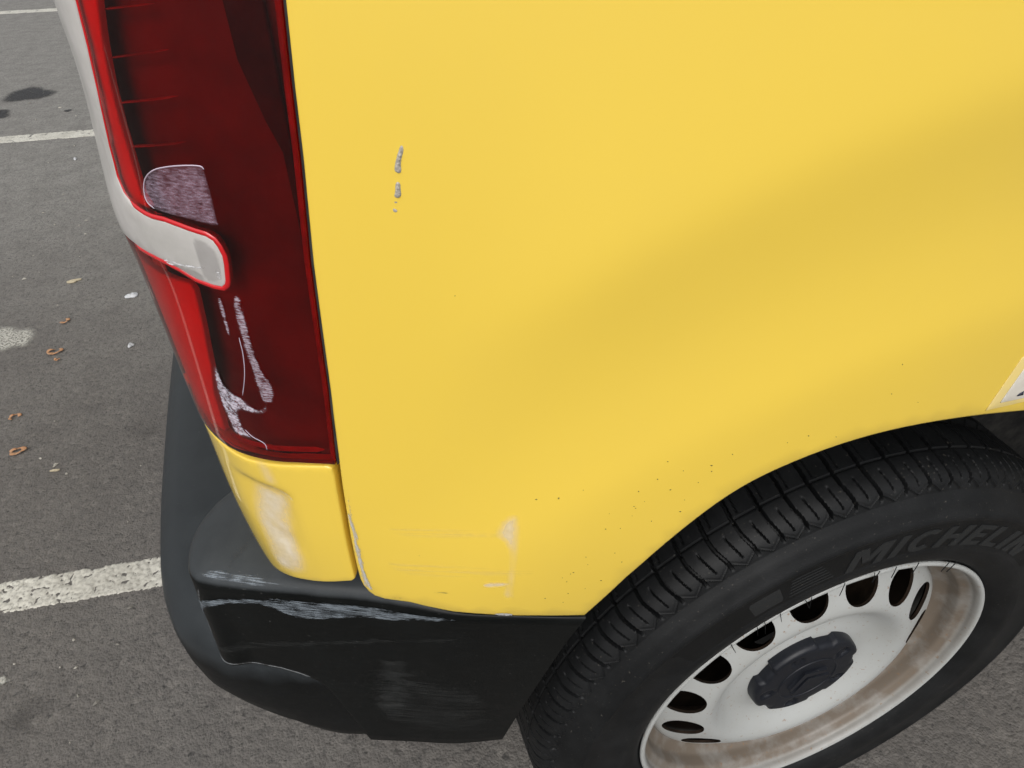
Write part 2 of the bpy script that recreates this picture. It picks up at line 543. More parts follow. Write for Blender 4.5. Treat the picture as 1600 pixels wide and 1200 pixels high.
parking_line(7.52, .20, -4.5, -1.5, .02, 'farthest thin white bay line at the top of the photo')

# stains and paint remains on the ground
def ground_patch(name, c, rx, ry, rot, mat, seed, z=.0022, jag=.25, soft=.4):
    r1 = random.Random(seed); n = 28; pts = []
    ph = [r1.uniform(0, 6.28) for _ in range(4)]
    for i in range(n):
        a = 2*math.pi*i/n
        k = 1+jag*(.5*math.sin(2*a+ph[0])+.35*math.sin(3*a+ph[1])+.3*math.sin(5*a+ph[2])+.25*r1.uniform(-1, 1))
        x, y = rx*k*math.cos(a), ry*k*math.sin(a)
        pts.append((c[0]+x*math.cos(rot)-y*math.sin(rot), c[1]+x*math.sin(rot)+y*math.cos(rot)))
    return scuff(name, pts, lambda s, t, o: (s, t, z), mat, ground, res=min(rx, ry)/5, soft=min(rx, ry)*soft)
M_oil = m_scuff('oil_stain', (.022, .021, .021), (60, 60), .30, .50, .9, .55)
M_pale = m_scuff('old_paint', (.46, .45, .40), (150, 150), .36, .56, .95, .8, base=.1)
M_damp = m_scuff('damp_mark', (.06, .056, .052), (16, 16), .3, .7, .35, .7)
ground_patch('oil_stain', (-2.02, 4.66), .13, .20, .3, M_oil, 3)
ground_patch('oil_stain', (-2.08, 4.26), .07, .10, .1, M_oil, 5)
ground_patch('oil_stain', (-1.72, 4.20), .02, .03, .1, M_oil, 8)
ground_patch('paint_remnant', (-1.40, 1.72), .062, .085, .4, M_pale, 9)
ground_patch('paint_remnant', (-1.135, .535), .022, .012, .3, M_pale, 12)
ground_patch('damp_patch', (-1.07, .46), .05, .05, .0, M_damp, 15, soft=.9)
ground_patch('damp_patch', (-.97, 1.16), .05, .06, .5, M_damp, 17, soft=.9)

# ------------------------------------------------------------------ litter
M_peel = m_noisy('orange_peel', (.40, .19, .085), (.34, .22, .13), 160, .7, bump=.5)
M_paper = m_noisy('scrap_paper', (.55, .56, .58), (.40, .41, .42), 120, .8)
M_tan = m_noisy('tan_scrap', (.46, .40, .28), (.34, .29, .2), 120, .8)
def peel(c, r, tube, seed, gap, label):
    r1 = random.Random(seed); n, k = 26, 8; V = []; ph = r1.uniform(0, 6.28)
    for i in range(n):
        a = ph+(2*math.pi-gap)*i/(n-1)
        e = min(1, (i+.4)/3, (n-1-i+.4)/3) if gap > 0 else 1
        rr = r*.85*(1+.16*math.sin(2*a+ph)+.10*math.sin(5*a)+.05*r1.uniform(-1, 1)); tt = tube*(.8+.35*math.sin(3*a+1)+.2*r1.random())*e
        for j in range(k):
            b = 2*math.pi*j/k
            V.append((c[0]+(rr+tt*math.cos(b))*math.cos(a)*1.15, c[1]+(rr+tt*math.cos(b))*math.sin(a), .003+tt*.30*(1+math.sin(b))+.003*math.sin(2*a)**2))
    o = mesh_obj('orange_peel', V, grid_faces(n, k, True), M_peel)
    recalc(o)
    tag(o, label, 'peel', 'orange peel scraps on the asphalt')
peel((-1.251, 1.167), .0125, .0042, 1, .0, 'largest curled orange peel ring, nearest to the thick white bay line')
peel((-1.291, 1.311), .0105, .0034, 2, 1.6, 'open curl of orange peel at the left edge, second from the thick line')
peel((-1.2585, 1.598), .0155, .0042, 3, .7, 'orange peel loop beside the pale paint remnant')
peel((-1.243, 1.553), .0050, .0028, 4, .9, 'tiny orange crumb touching the near side of a peel loop')
peel((-1.267, 1.770), .0125, .0040, 5, 2.4, 'orange peel crescent farthest from the van, near the white paper scrap')
def scrap(c, rx, ry, seed, mat, label, cat='scrap', h=.008):
    r1 = random.Random(seed); V = []; nr, nc = 5, 14
    ph = [r1.uniform(0, 6.28) for _ in range(3)]
    for i in range(nr):
        t = i/(nr-1)
        for j in range(nc):
            a = 2*math.pi*j/nc
            k = 1+.28*math.sin(2*a+ph[0])+.18*math.sin(3*a+ph[1])
            V.append((c[0]+rx*t*k*math.cos(a), c[1]+ry*t*k*math.sin(a), .004+h*(1-t**2)*(.6+.5*r1.random())))
    for j in range(nc):
        v = V[(nr-1)*nc+j]; V.append((v[0], v[1], .0015))
    o = mesh_obj('paper_scrap', V, grid_faces(nr+1, nc, True), mat, smooth=False)
    recalc(o); tag(o, label, cat, 'small scraps on the asphalt')
scrap((-1.088, 1.869), .016, .016, 21, M_paper, 'fluffy white paper scrap closest to the white lamp bar')
scrap((-1.0526, 1.564), .008, .007, 22, M_paper, 'small white scrap beside the bumper edge below the tail lamp')
scrap((-1.291, 2.036), .022, .010, 23, M_tan, 'flat tan scrap lying left of the white lamp bar', h=.004)
scrap((-1.52, 3.32), .008, .010, 24, M_paper, 'tiny pale scrap near the lamp, below the second bay line')
scrap((-1.15, 1.07), .009, .003, 25, M_tan, 'thin tan sliver on the asphalt left of the bumper', h=.003)

r1 = random.Random(31); V = []; F = []
for k in range(150):
    y = .25+r1.random()**1.6*4.2; x = -.80-.15*y-r1.random()*(.55+.25*y); r = r1.uniform(.0012, .0036)*(1+.25*y); a = r1.uniform(0, 6)
    if abs(y-(.618+AL*x)) < .06: continue
    o = len(V); st_ = r1.uniform(1, 2.4)
    for i in range(5):
        b = 2*math.pi*i/5+a; k2 = r1.uniform(.6, 1.1)
        dx, dy = r*st_*k2*math.cos(b), r*k2*math.sin(b)
        V.append((x+dx*math.cos(a)-dy*math.sin(a), y+dx*math.sin(a)+dy*math.cos(a), .001))
    V.append((x, y, .001+r*.9))
    F += [(o+i, o+(i+1) % 5, o+5) for i in range(5)]
grit = recalc(mesh_obj('grit', V, F, m_noisy('grit_chips', (.40, .38, .33), (.16, .15, .13), 9, .8), smooth=False))
tag(grit, 'loose pale grit scattered over the asphalt', 'grit', kind='stuff')

# ------------------------------------------------------------------ the van
VX = (.9, .95, 0.)
van = empty('van', VX)
tag(van, 'yellow delivery van with a scuffed tail lamp and scraped black rear bumper', 'van')

# --- outlines on the body, (s, z): s metres along the flank from the rear axle towards the tail, z height
PANEL_L = [(.40, 1.86), (.425, 1.5), (.4405, 1.2), (.4471, 1.0581), (.4503, 1.0249), (.4526, .9965), (.4585, .9429), (.4613, .9081), (.4650, .8623), (.4705, .8004), (.4722, .781), (.4734, .7624), (.4754, .7305), (.4766, .7015), (.4770, .6805), (.4759, .6728), (.4732, .6653), (.4690, .6600), (.4613, .6572), (.4416, .6562), (.4293, .6521), (.4098, .6468), (.3784, .6435), (.3454, .6393), (.3079, .632)]
ARCH = [(.2798, .6812), (.2513, .7226), (.2194, .7565), (.1908, .7745), (.1478, .7882), (.1009, .7928), (.048, .7891), (-.0123, .7795), (-.075, .768), (-.14, .749), (-.20, .718), (-.255, .675), (-.30, .62), (-.335, .55), (-.358, .47), (-.365, .40)]
FRONT = [(-2.35, .40), (-2.35, 1.86)]
side = patch('side_panel', PANEL_L+open_smooth(ARCH, 2)+FRONT, body, MAT['paint'], van, res=.0105, rs=.009, hem=.014, rad=.0018)

def corner(s, z, off=0.):
    d = .0032*sm((.7725-z)/.009)*sm((s-.5065)/.018)*sm((.572-s)/.03)*sm((z-.672)/.09)
    d += .0016*math.exp(-((s-.530)/.008)**2-((z-.712)/.010)**2)
    return body(s, z, off-d)
CORNER = [(.4760, .7980), (.4755, .7911), (.4768, .7698), (.4777, .7507), (.4793, .7233), (.4803, .696), (.4808, .6803), (.4834, .6768), (.5274, .6617), (.5491, .6532), (.5741, .6417), (.60, .637), (.640, .637), (.655, .645), (.655, .793), (.60, .7905), (.5688, .7892), (.5548, .7890), (.5414, .7895), (.5238, .7925), (.4987, .7973), (.4790, .7992)]
cpan = patch('corner_panel', CORNER, corner, MAT['paint'], van, res=.0042, hem=.012, rad=.0016)
cpan['label'] = 'dented yellow corner panel under the lamp with whitish rub marks'

# --- tail lamp
LR = [(.4410, 1.30), (.4440, 1.18), (.4478, 1.0582), (.4511, 1.0249), (.4535, .9965), (.4595, .9428), (.4624, .908), (.4660, .8622), (.4722, .8025)]
LB = [(.4978, .8009), (.5168, .7981), (.5355, .7959), (.5549, .794), (.5700, .794), (.60, .7955), (.64, .7985), (.655, .80)]
WB = [(.655, .932), (.60, .9365), (.573, .9373), (.565, .9366), (.5529, .9363), (.5436, .9355), (.5348, .9329), (.5256, .9285), (.5154, .9262), (.5101, .9260)]
WR = [(.5073, .9283), (.5061, .931), (.5041, .9401), (.5035, .9455), (.5047, .9507), (.5064, .9543), (.5102, .9567), (.5177, .9582), (.5253, .960), (.5331, .9615), (.5417, .9616), (.5467, .9623), (.5531, .9638), (.5587, .9661), (.5624, .9694), (.5660, .9765), (.5640, .9916), (.554, 1.0189), (.5488, 1.0385), (.5454, 1.0565), (.536, 1.13), (.52, 1.30)]
lens_pts = LR+LB+WB+WR
housing = patch('tail_lamp', LR+LB+[(.655, 1.29)], lambda s, z, o=0.: lamp(s, z, o-.014), MAT['housing'], van, res=.012, hem=.03, rad=.001)
tl = housing
tl['label'] = 'red tail lamp with frosted scrapes and a pale reversing bar'
red = patch('red_lens', lens_pts, lamp, MAT['lens'], tl, res=.006, hem=.004, rad=.0012)
white_pts = WB+WR+[(.655, 1.30)]
wl = patch('white_lens', inset(white_pts, .0006), lambda s, z, o=0.: lamp(s, z, o+.0004), MAT['white'], tl, res=.006, hem=.006, rad=.0015)
bead_path = WB[2:]+WR
strip('lens_bead', WB[2:]+WR[:14], .0030, lamp, MAT['bead'], tl, off=-.0004, h=.0011)
strip('lens_bead', WR[13:], .0016, lamp, MAT['bead'], tl, off=-.0004, h=.0006)
inn = lambda s, z, o=0.: lamp(s, z, o-.005)
GUIDE = [(.62, 1.29), (.505, 1.29), (.525, 1.13), (.5348, 1.0564), (.5407, 1.0401), (.5457, 1.0225), (.5491, 1.0035), (.5500, .9828), (.5500, .9700), (.5460, .9640), (.560, .9645), (.60, .966), (.63, .98), (.63, 1.10)]
patch('light_guide', GUIDE, lambda s, z, o=0.: lamp(s, z, o-.0022), MAT['guide'], tl, res=.006, hem=.004, rad=.001)
LOWB = [(.640, .9194), (.5354, .9235), (.5335, .9188), (.538, .8952), (.5453, .8609), (.5530, .840), (.5545, .8246), (.557, .806), (.60, .803), (.645, .804), (.648, .86), (.648, .91)]
patch('light_guide', LOWB, lambda s, z, o=0.: lamp(s, z, o-.0022), MAT['guide'], tl, res=.006, hem=.004, rad=.001)
for (a, b) in (((.5481, 1.0325), (.5075, 1.0383)), ((.5527, 1.0126), (.5092, 1.0195)), ((.5556, .9918), (.5127, .999)), ((.5403, 1.0524), (.508, 1.0557)), ((.538, 1.073), (.506, 1.077))):
    strip('reflector_fin', [a, b], .0009, inn, MAT['flange'], tl, off=-.003, h=.003, seg=4)
FL = [(p[0]+.0022, p[1]) for p in LR]+[(.4775, .8080), (.4978, .8062), (.5168, .8035), (.5355, .8012), (.556, .800)]
strip('lens_flange', FL[1:9], .0042, lamp, MAT['flange'], tl, off=-.0045, h=.001, seg=4)
strip('lens_flange', [(.4790, .8110), (.4978, .8092), (.5168, .8065), (.5355, .8045), (.556, .803)], .0045, lamp, MAT['flange'], tl, off=-.0045, h=.001, seg=4)
strip('lamp_gasket', [(p[0]-.0012, p[1]) for p in LR]+[(.4725, .8000)], .0024, body, MAT['dark'], tl, off=-.002, h=.002, seg=4)

patch('lamp_baffle', [(.4560, 1.28), (.480, 1.28), (.476, 1.06), (.4755, 1.035), (.4690, 1.010), (.4640, .996), (.4640, .90), (.470, .82), (.474, .82), (.4590, 1.0)][::-1], inn, MAT['dark'], tl, res=.008, off=-.002, hem=.004, rad=.001)

# --- rubbed marks on the lamp
M_lsc = m_scuff('lens_scuff', (.50, .36, .46), (240, 900), .36, .84, .72, .55, base=.08, patchy=90, ragged=.18)
M_lsc2 = m_scuff('lens_gouge', (.60, .54, .62), (420, 520), .36, .60, .97, .55, base=.05, patchy=160, ragged=.30)
M_lsc3 = m_scuff('lens_scratches', (.48, .40, .47), (170, 1300), .36, .62, .85, .55, base=.0, patchy=190, ragged=.42)
M_wsc = m_scuff('white_scuff', (.72, .72, .74), (220, 600), .40, .56, .9, .6, patchy=150, ragged=.25)
L1 = [(.5345, .9844), (.5276, .9878), (.5143, .9907), (.5015, .9917), (.5004, .9898), (.5002, .985), (.5005, .9749), (.5013, .9665), (.501, .9615), (.5146, .964), (.5251, .965), (.5373, .9665), (.542, .9692), (.5416, .975), (.5389, .9803)]
L2 = [(.508, .924), (.5027, .9247), (.5023, .9152), (.5031, .901), (.5037, .8845), (.5023, .8722), (.4981, .8647), (.5, .8519), (.5055, .8467), (.5081, .853), (.5078, .8696), (.5082, .8853), (.5077, .8989), (.5079, .9117)]
L2b = [(.5156, .9214), (.5134, .9218), (.5136, .9107), (.5153, .8945), (.5174, .8948), (.5163, .9088)]
L3 = [(.5366, .8701), (.5333, .8696), (.5344, .8576), (.5288, .8518), (.5213, .8498), (.5167, .8441), (.5109, .8429), (.5046, .8503), (.5065, .843), (.511, .8399), (.5199, .8388), (.5281, .8389), (.5301, .8328), (.5294, .822), (.525, .817), (.5177, .8165), (.5309, .8148), (.5402, .8148), (.5404, .827), (.5422, .8372), (.5412, .8517), (.539, .8627)]
lsurf = lambda s, z, o=0.: lamp(s, z, o)
scuff('scuff_mark', L1, lsurf, M_lsc, tl, off=.0007, res=.0014, soft=.0016)
strip('scuff_rim', open_smooth(L1[-1:]+L1[:5]), .0006, lsurf, M_wsc if False else m_plain('frost', (.52, .42, .50), .6), tl, off=.0004, h=.0004, seg=3)
frost = bpy.data.materials['frost']
strip('scuff_rim', open_smooth(L1[11:]+L1[:1]), .0005, lsurf, frost, tl, off=.0004, h=.0004, seg=3)
scuff('scuff_mark', [(p[0]+(-.0018 if i < 8 else .0016), p[1]) for i, p in enumerate(L2)], lsurf, M_lsc3, tl, off=.0007, res=.0012, soft=.0026)
scuff('scuff_mark', [(p[0]+(-.001 if i in (1, 2, 3) else .001), p[1]) for i, p in enumerate(L2b)], lsurf, M_lsc3, tl, off=.0007, res=.0010, soft=.0018)
scuff('scuff_mark', L3, lsurf, M_lsc2, tl, off=.0008, res=.0011, soft=.0020, it=1)
strip('crack', open_smooth([(.5101, .8955), (.5105, .8894), (.5108, .8849), (.5127, .8751), (.5159, .8646), (.5215, .8514)]), .0005, lsurf, frost, tl, off=.0003, h=.0003, seg=3)
strip('crack', open_smooth([(.5294, .822), (.525, .817), (.5190, .8155), (.5160, .8135), (.5165, .8085)]), .0005, lsurf, frost, tl, off=.0003, h=.0003, seg=3)
scuff('scuff_mark', [(.5449, .9381), (.5398, .9398), (.5312, .9389), (.5239, .9388), (.5161, .939), (.5165, .9372), (.5248, .9360), (.5323, .9355), (.5405, .9350)], lsurf, M_wsc, tl, off=.0011, res=.0012, soft=.0010)
scuff('scuff_mark', [(.5107, .9378), (.5075, .9395), (.5075, .9320), (.5115, .9315)], lsurf, M_wsc, tl, off=.0011, res=.0012, soft=.0012)

M_clr = m_scuff('clear_end', (.22, .205, .205), (30, 30), .2, .8, .32, .3, base=.16, detail=2)
scuff('clear_section', [(.5088, .9300), (.5068, .9400), (.5062, .9450), (.5078, .9500), (.5120, .9535), (.5190, .9550), (.5195, .9420), (.5200, .9290)], lsurf, M_clr, tl, off=.0008, res=.0014, soft=.0012)
scuff('clear_section', [(.5190, .9290), (.5195, .9350), (.5350, .9370), (.5440, .9380), (.5440, .9366), (.5348, .9342), (.5256, .9297)], lsurf, M_clr, tl, off=.0008, res=.0012, soft=.0010)

# --- marks on the yellow panels
M_csc = m_scuff('rub_white', (.78, .73, .62), (50, 50), .28, .80, .85, .6, base=.30, patchy=30, detail=4)
M_ssc = m_scuff('rub_pale', (.80, .75, .66), (35, 50), .25, .80, .80, .6, base=.26, detail=3)
M_dsc = m_scuff('smudge_dark', (.13, .11, .08), (90, 600), .46, .62, .7, .6)
M_gsc = m_scuff('edge_bare', (.48, .48, .47), (400, 70), .30, .52, .95, .5, base=.0, ragged=.3)
M_chip = m_noisy('grey_filler', (.30, .28, .24), (.50, .46, .40), 900, .85)
C1 = [(.5483, .7692), (.5295, .7721), (.5146, .7699), (.5088, .7638), (.5126, .7432), (.5159, .7249), (.5141, .7112), (.513, .6886), (.5214, .6726), (.5427, .6598), (.5554, .6608), (.5618, .6745), (.5583, .7048), (.5611, .7211), (.5565, .7449)]
scuff('scuff_mark', C1, corner, M_csc, cpan, off=.0006, res=.0026, soft=.017)
scuff('scuff_mark', [(.5452, .7688), (.5295, .7728), (.5142, .7702), (.5085, .7630), (.5105, .7600), (.5160, .7670), (.5300, .7690), (.5440, .7670)], corner, M_ssc, cpan, off=.0008, res=.0016, soft=.0030)
scuff('scuff_mark', [(.5330, .7990), (.5190, .7960), (.5150, .7800), (.5200, .7700), (.5330, .7720)], corner, M_ssc, cpan, off=.0005, res=.003, soft=.014)
scuff('scuff_mark', [(.3697, .7565), (.357, .7634), (.3574, .7402), (.3590, .7198), (.3610, .6964), (.3632, .6743), (.3604, .6674), (.3723, .6688), (.3695, .6874), (.3660, .7084), (.3670, .7311), (.3765, .7397)], body, M_ssc, side, off=.0006, res=.003, soft=.0085)
scuff('scuff_mark', [(.3850, .6894), (.3659, .6899), (.366, .6841), (.3858, .6814)], body, M_ssc, side, off=.0007, res=.002, soft=.003)
scuff('scuff_mark', [(.4470, .7480), (.3600, .7440), (.3560, .7380), (.4300, .7330), (.4480, .7400)], body, m_scuff('rub_faint', (.78, .66, .34), (14, 260), .45, .70, .32, .5), side, off=.0005, res=.004, soft=.006)
scuff('scuff_mark', [(.4500, .7100), (.3500, .7050), (.3450, .6950), (.4300, .6900), (.4550, .7000)], body, bpy.data.materials['rub_faint'], side, off=.0005, res=.004, soft=.006)
scuff('scuff_mark', [(.4690, .7792), (.4690, .7574), (.4690, .7309), (.4695, .7058), (.4700, .6867), (.4670, .6660), (.4730, .6700), (.4748, .6767), (.4751, .6924), (.4748, .7091), (.4738, .7374), (.4725, .7637)], body, M_gsc, side, off=.0005, res=.0016, soft=.0022)
scuff('scuff_mark', [(.423, .674), (.4149, .6749), (.4056, .6729), (.4122, .6713), (.4212, .6721)], body, M_dsc, side, off=.0006, res=.001, soft=.0008)
scuff('scuff_mark', [(.4548, .6613), (.4487, .6638), (.4424, .664), (.4511, .6612)], body, M_dsc, side, off=.0006, res=.001, soft=.0006)
scuff('scuff_mark', [(.3786, .6475), (.3719, .6480), (.3637, .6465), (.3638, .6425), (.3782, .6444)], body, M_gsc, side, off=.0005, res=.001, soft=.0007)
def chip(name, pts, h):
    ol = resample(smooth_poly(pts, 1), .0006); v2, fs = fill(ol, .0006); P = np.array(ol); V = []
    r1 = random.Random(len(pts)*7)
    for q in v2:
        d = math.sqrt((((np.array(q)-P)**2).sum(1)).min())
        k = sm(d/.0009)
        V.append(body(q[0], q[1], .0001+h*k*(.55+.8*r1.random()*math.sin(q[1]*1700)**2)))
    recalc(mesh_obj(name, V, fs, M_chip, side))
chip('paint_chip', [(.4072, 1.0013), (.4062, 1.0009), (.4062, .9988), (.4074, .9958), (.4082, .9932), (.4082, .9893), (.4096, .9887), (.4114, .9898), (.4109, .9924), (.4095, .9963), (.4084, .9988)], .0011)
chip('paint_chip', [(.4109, .9849), (.4094, .9844), (.4096, .9808), (.4095, .9785), (.411, .977), (.4131, .9777), (.4121, .9804), (.4118, .9832)], .0011)
chip('paint_chip', [(.4134, .9752), (.4125, .9756), (.4116, .9751), (.4126, .9745)], .0007)
chip('paint_chip', [(.4143, .9721), (.4129, .9719), (.4121, .9707), (.4134, .9701), (.4143, .9707)], .0006)
SPECK = [(.2215, .7977), (.2644, .7989), (.253, .7891), (.2694, .7843), (.2595, .7729), (.281, .7752), (.2828, .7613), (.2815, .7593), (.276, .7649), (.241, .776), (.2333, .7848), (.2481, .7609), (.2903, .7407), (.3005, .7419), (.2991, .7572), (.3124, .7135), (.3106, .7044), (.3204, .6965), (.2994, .6821), (.3248, .6856), (.3263, .6574), (.3231, .6695), (.3106, .6739), (.34, .6653), (.2832, .7522), (.1844, .8002), (.1702, .803), (.1489, .7975), (.269, .744), (.292, .7143), (.3885, .925), (.1191, .8501), (.0936, .8143), (.1182, .8268), (.0506, .7987), (.1487, .7971), (.1082, .785), (.4281, .7161)]
r1 = random.Random(4)
SPECK += [(r1.uniform(.20, .36), r1.uniform(.665, .80)) for _ in range(12)]
V = []; F = []
for (s, z) in SPECK:
    r = r1.uniform(.00016, .00042); o = len(V); e = r1.uniform(1, 2.2); a0 = r1.uniform(0, 3)
    if z < interp(-s, [(-.31, .64), (-.28, .69), (-.25, .73), (-.22, .765), (-.19, .782), (-.1, .80)]): continue
    V.append(body(s, z, .0006))
    for k in range(7):
        a = 2*math.pi*k/7; dx, dz = r*e*math.cos(a), r*math.sin(a)
        V.append(body(s+dx*math.cos(a0)-dz*math.sin(a0), z+dx*math.sin(a0)+dz*math.cos(a0), .0001))
    F += [(o, o+1+k, o+1+(k+1) % 7) for k in range(7)]
sp = recalc(mesh_obj('mud_specks', V, F, m_plain('mud', (.06, .045, .022), .9), side)); sp['kind'] = 'stuff'

# --- sticker beside the arch
M_stick = m_noisy('sticker_film', (.80, .62, .22), (.76, .60, .24), 60, .45)
M_stin = m_noisy('sticker_white', (.66, .62, .54), (.60, .56, .48), 60, .5)
st = patch('sticker', [(.028, .7905), (.0206, .8337), (.0068, .8485), (-.0905, .8441), (-.1444, .7780), (-.0086, .7900)], body, M_stick, side, res=.008, off=.0005, hem=.0004, rad=.0005)
patch('sticker_print', [(.0185, .7955), (.0135, .8234), (.0001, .8375), (-.0912, .8339), (-.1291, .7850), (-.0051, .7945)], body, M_stin, side, res=.008, off=.0009, hem=.0003, rad=.0004)
GL = [(.0061, .7990), (.0008, .7989), (.0020, .8009), (-.0010, .8060), (-.0035, .8105), (-.0052, .8105), (.0000, .8025), (.0050, .8006)]
patch('sticker_letter', GL, body, m_plain('sticker_ink', (.03, .035, .06), .5), side, res=.002, off=.0013, hem=.0003, rad=.0003)

# --- rear doors, roof and hidden shell
for a, b in ((.662, 1.432), (1.437, 2.20)):
    d = patch('rear_door', [(a, .645), (b, .645), (b, 1.85), (a+.0, 1.85)], body, MAT['paint'], van, res=.05, rs=.03, off=-.016, hem=.012, rad=.0025)
    k = .08 if a < 1 else .66
    patch('door_window', [(a+.12, 1.2), (b-.12, 1.2), (b-.12, 1.68), (a+.12, 1.68)], body, m_plain('tinted_glass', (.01, .012, .013), .06) if a < 1 else bpy.data.materials['tinted_glass'], d, res=.06, rs=.04, off=-.0152, hem=.003, rad=.002)
patch('upper_pillar', [(.425, 1.31), (.655, 1.31), (.655, 1.85), (.40, 1.85)], body, MAT['paint'], van, res=.03, rs=.02, off=-.003, hem=.01, rad=.002)
def box_mesh(name, lo, hi, mat, bev=.0, parent=van):
    bm = bmesh.new(); bmesh.ops.create_cube(bm, size=1)
    for v in bm.verts: v.co = Vector([lo[i]+(hi[i]-lo[i])*(v.co[i]+.5) for i in range(3)])
    if bev: bmesh.ops.bevel(bm, geom=list(bm.edges), offset=bev, segments=4, affect='EDGES', profile=.5)
    me = bpy.data.meshes.new(name); bm.to_mesh(me); bm.free()
    me.materials.append(mat); o = bpy.data.objects.new(name, me); COL.objects.link(o)
    me.polygons.foreach_set('use_smooth', [True]*len(me.polygons)); me.set_sharp_from_angle(angle=math.radians(40))
    return attach(o, parent)
box_mesh('roof', (-.46, .115, 1.70), (2.34, 1.785, 1.94), MAT['paint'], .075)
box_mesh('cargo_floor', (-.44, .12, .40), (2.3, 1.78, .60), MAT['dark'], .01)
box_mesh('far_side_panel', (-.45, 1.74, .42), (2.33, 1.90, 1.80), MAT['paint'], .06)
box_mesh('bulkhead', (2.25, .05, .40), (2.33, 1.85, 1.85), MAT['paint'], .02)

# --- bumper: end cap beside the wheel (shelf + flank) and the wrap-round step
ZB = [(.3226, .3705), (.3343, .421), (.3415, .4532), (.3472, .474), (.3536, .4887), (.3673, .498), (.3876, .505), (.4248, .5105), (.4514, .510), (.6, .510)]
SA = [(.3716, .1835), (.4581, .1592), (.5426, .1361), (.589, .1236), (.6295, .1101), (.66, .105)]
def zbot(s): return .3716 if s < .3226 else interp(s, ZB)
send = BUMP.S[-1]-.004
cols = [.15+(.3-.15)*k/30 for k in range(30)]+[.3+(.40-.3)*k/40 for k in range(40)]+[.40+(send-.40)*k/40 for k in range(41)]
shelf = [(.125, .670), (.06, .652), (.02, .6435), (.009, .6405), (.0045, .6380), (.0015, .6345), (0., .6295)]
rows = []
NV = 22
def bshift(s, z): return s+(interp(z, SA)-.15)*max(0., 1-(s-.15)/.12)
Vg = []
def shelf_pt(s, z, d):
    p = Vector(bump(s, z, -min(d, .0045))); d2 = max(0., d-.0045)
    q = Vector(bump(s, z, -min(d, .0045)-.02)); k = sm((s-.34)/.05)
    v = (q-p).normalized()*(1-k)+Vector((-.45-p.x, .26-p.y, 0)).normalized()*k
    return tuple(p+v.normalized()*d2)
for d, z in shelf:
    row = []
    for s in cols:
        k = sm((s-.21)/.07)
        zz = .6295+(z-.6295)*(.15+.85*k)
        row.append(shelf_pt(bshift(s, zz), zz, d))
    Vg.append(row)
for i in range(1, NV+1):
    row = []
    for s in cols:
        z = .6295+(zbot(s)-.6295)*i/NV
        row.append(bump(bshift(s, z), z, 0.))
    Vg.append(row)
for d, dz in ((.0008, .0012), (.003, .0022), (.014, .002)):
    Vg.append([bump(bshift(s, zbot(s)), zbot(s)-dz, -d) for s in cols])
Vf = [p for r in Vg for p in r]
bumper = recalc(mesh_obj('bumper', Vf, grid_faces(len(Vg), len(cols)), MAT['plastic'], van))
worn_attr(bumper, lambda c: sm((c.z-.629)/.009))
bumper['label'] = 'black plastic rear bumper scraped along its upper edge'
lip = []
for z in np.linspace(.6295, .370, 24):
    s = bshift(.15, z); lip.append([bump(s, z, 0.), bump(s-.0005, z, -.001), bump(s-.0008, z, -.004), bump(s-.001, z, -.03)])
recalc(mesh_obj('arch_return', [p for r in lip for p in r], grid_faces(len(lip), 4), MAT['plastic'], bumper))

TIER = [(-.40, .058), (-.424, .0630), (-.465, .0725), (-.506, .0840), (-.554, .1000), (-.598, .1165), (-.632, .1365), (-.659, .163), (-.679, .200), (-.692, .25), (-.700, .32), (-.708, .45), (-.716, .65), (-.721, .95), (-.719, 1.3), (-.711, 1.6), (-.69, 1.78)]
TP = Plan(TIER, None)
prof = [(.20, .535), (.11, .533), (.060, .530), (.035, .526), (.020, .518), (.009, .504), (.0028, .484), (.0, .460), (.0004, .435), (.003, .410), (.008, .392), (.017, .378), (.030, .370), (.06, .366), (.12, .364)]
n = 150; tl_end = TP.S[-1]; tc = [tl_end*(k/(n-1))**1.5 for k in range(n)]
Vt = []
for d, z in prof:
    for s in tc:
        x, y = TP.at(min(s, tl_end-1e-4)); nx, ny = TP.nrm(min(max(s, .012), tl_end-.012), .01); nx, ny = -nx, -ny
        kk = sm((x+.645)/.12)                       # on the flank the step only keeps its lower lip
        dd = d*(1-.72*kk) if z < .44 else d
        zz = z-.032*kk*sm((.42-z)/.03)
        Vt.append((x-nx*dd, y-ny*dd, zz))
step = recalc(mesh_obj('bumper_step', Vt, grid_faces(len(prof), n), MAT['plastic2'], van))
worn_attr(step, lambda c: sm((c.z-.44)/.06))

# scrapes on the bumper
M_bsc = m_scuff('bumper_scrape', (.20, .23, .26), (46, 900), .40, .62, .85, .6, patchy=60, ragged=.48)
M_bhz = m_scuff('bumper_haze', (.06, .063, .062), (40, 70), .38, .80, .5, .7, patchy=30, ragged=.3)
M_bln = m_scuff('bumper_rub', (.055, .058, .057), (12, 420), .42, .74, .35, .6, patchy=22, ragged=.3)
B1 = [(.4424, .6023), (.4033, .6159), (.3658, .6197), (.3131, .623), (.2856, .6209), (.267, .6205), (.2201, .6250), (.2445, .6106), (.2694, .6009), (.2875, .6034), (.3171, .596), (.3379, .5916), (.3567, .5947), (.3733, .6074), (.4059, .6042), (.4379, .5892), (.4399, .5599), (.4465, .5612), (.4480, .5825)]
scuff('scrape_mark', [(a, min(.6285, b+.005)) for a, b in B1], bump, M_bsc, bumper, off=.0008, res=.003, soft=.003)
scuff('scrape_mark', [(.3900, .6270), (.3000, .6285), (.2500, .6270), (.2100, .6275), (.2100, .6190), (.2800, .6100), (.3100, .6150), (.3500, .6170)], bump, M_bsc, bumper, off=.0007, res=.003, soft=.003)
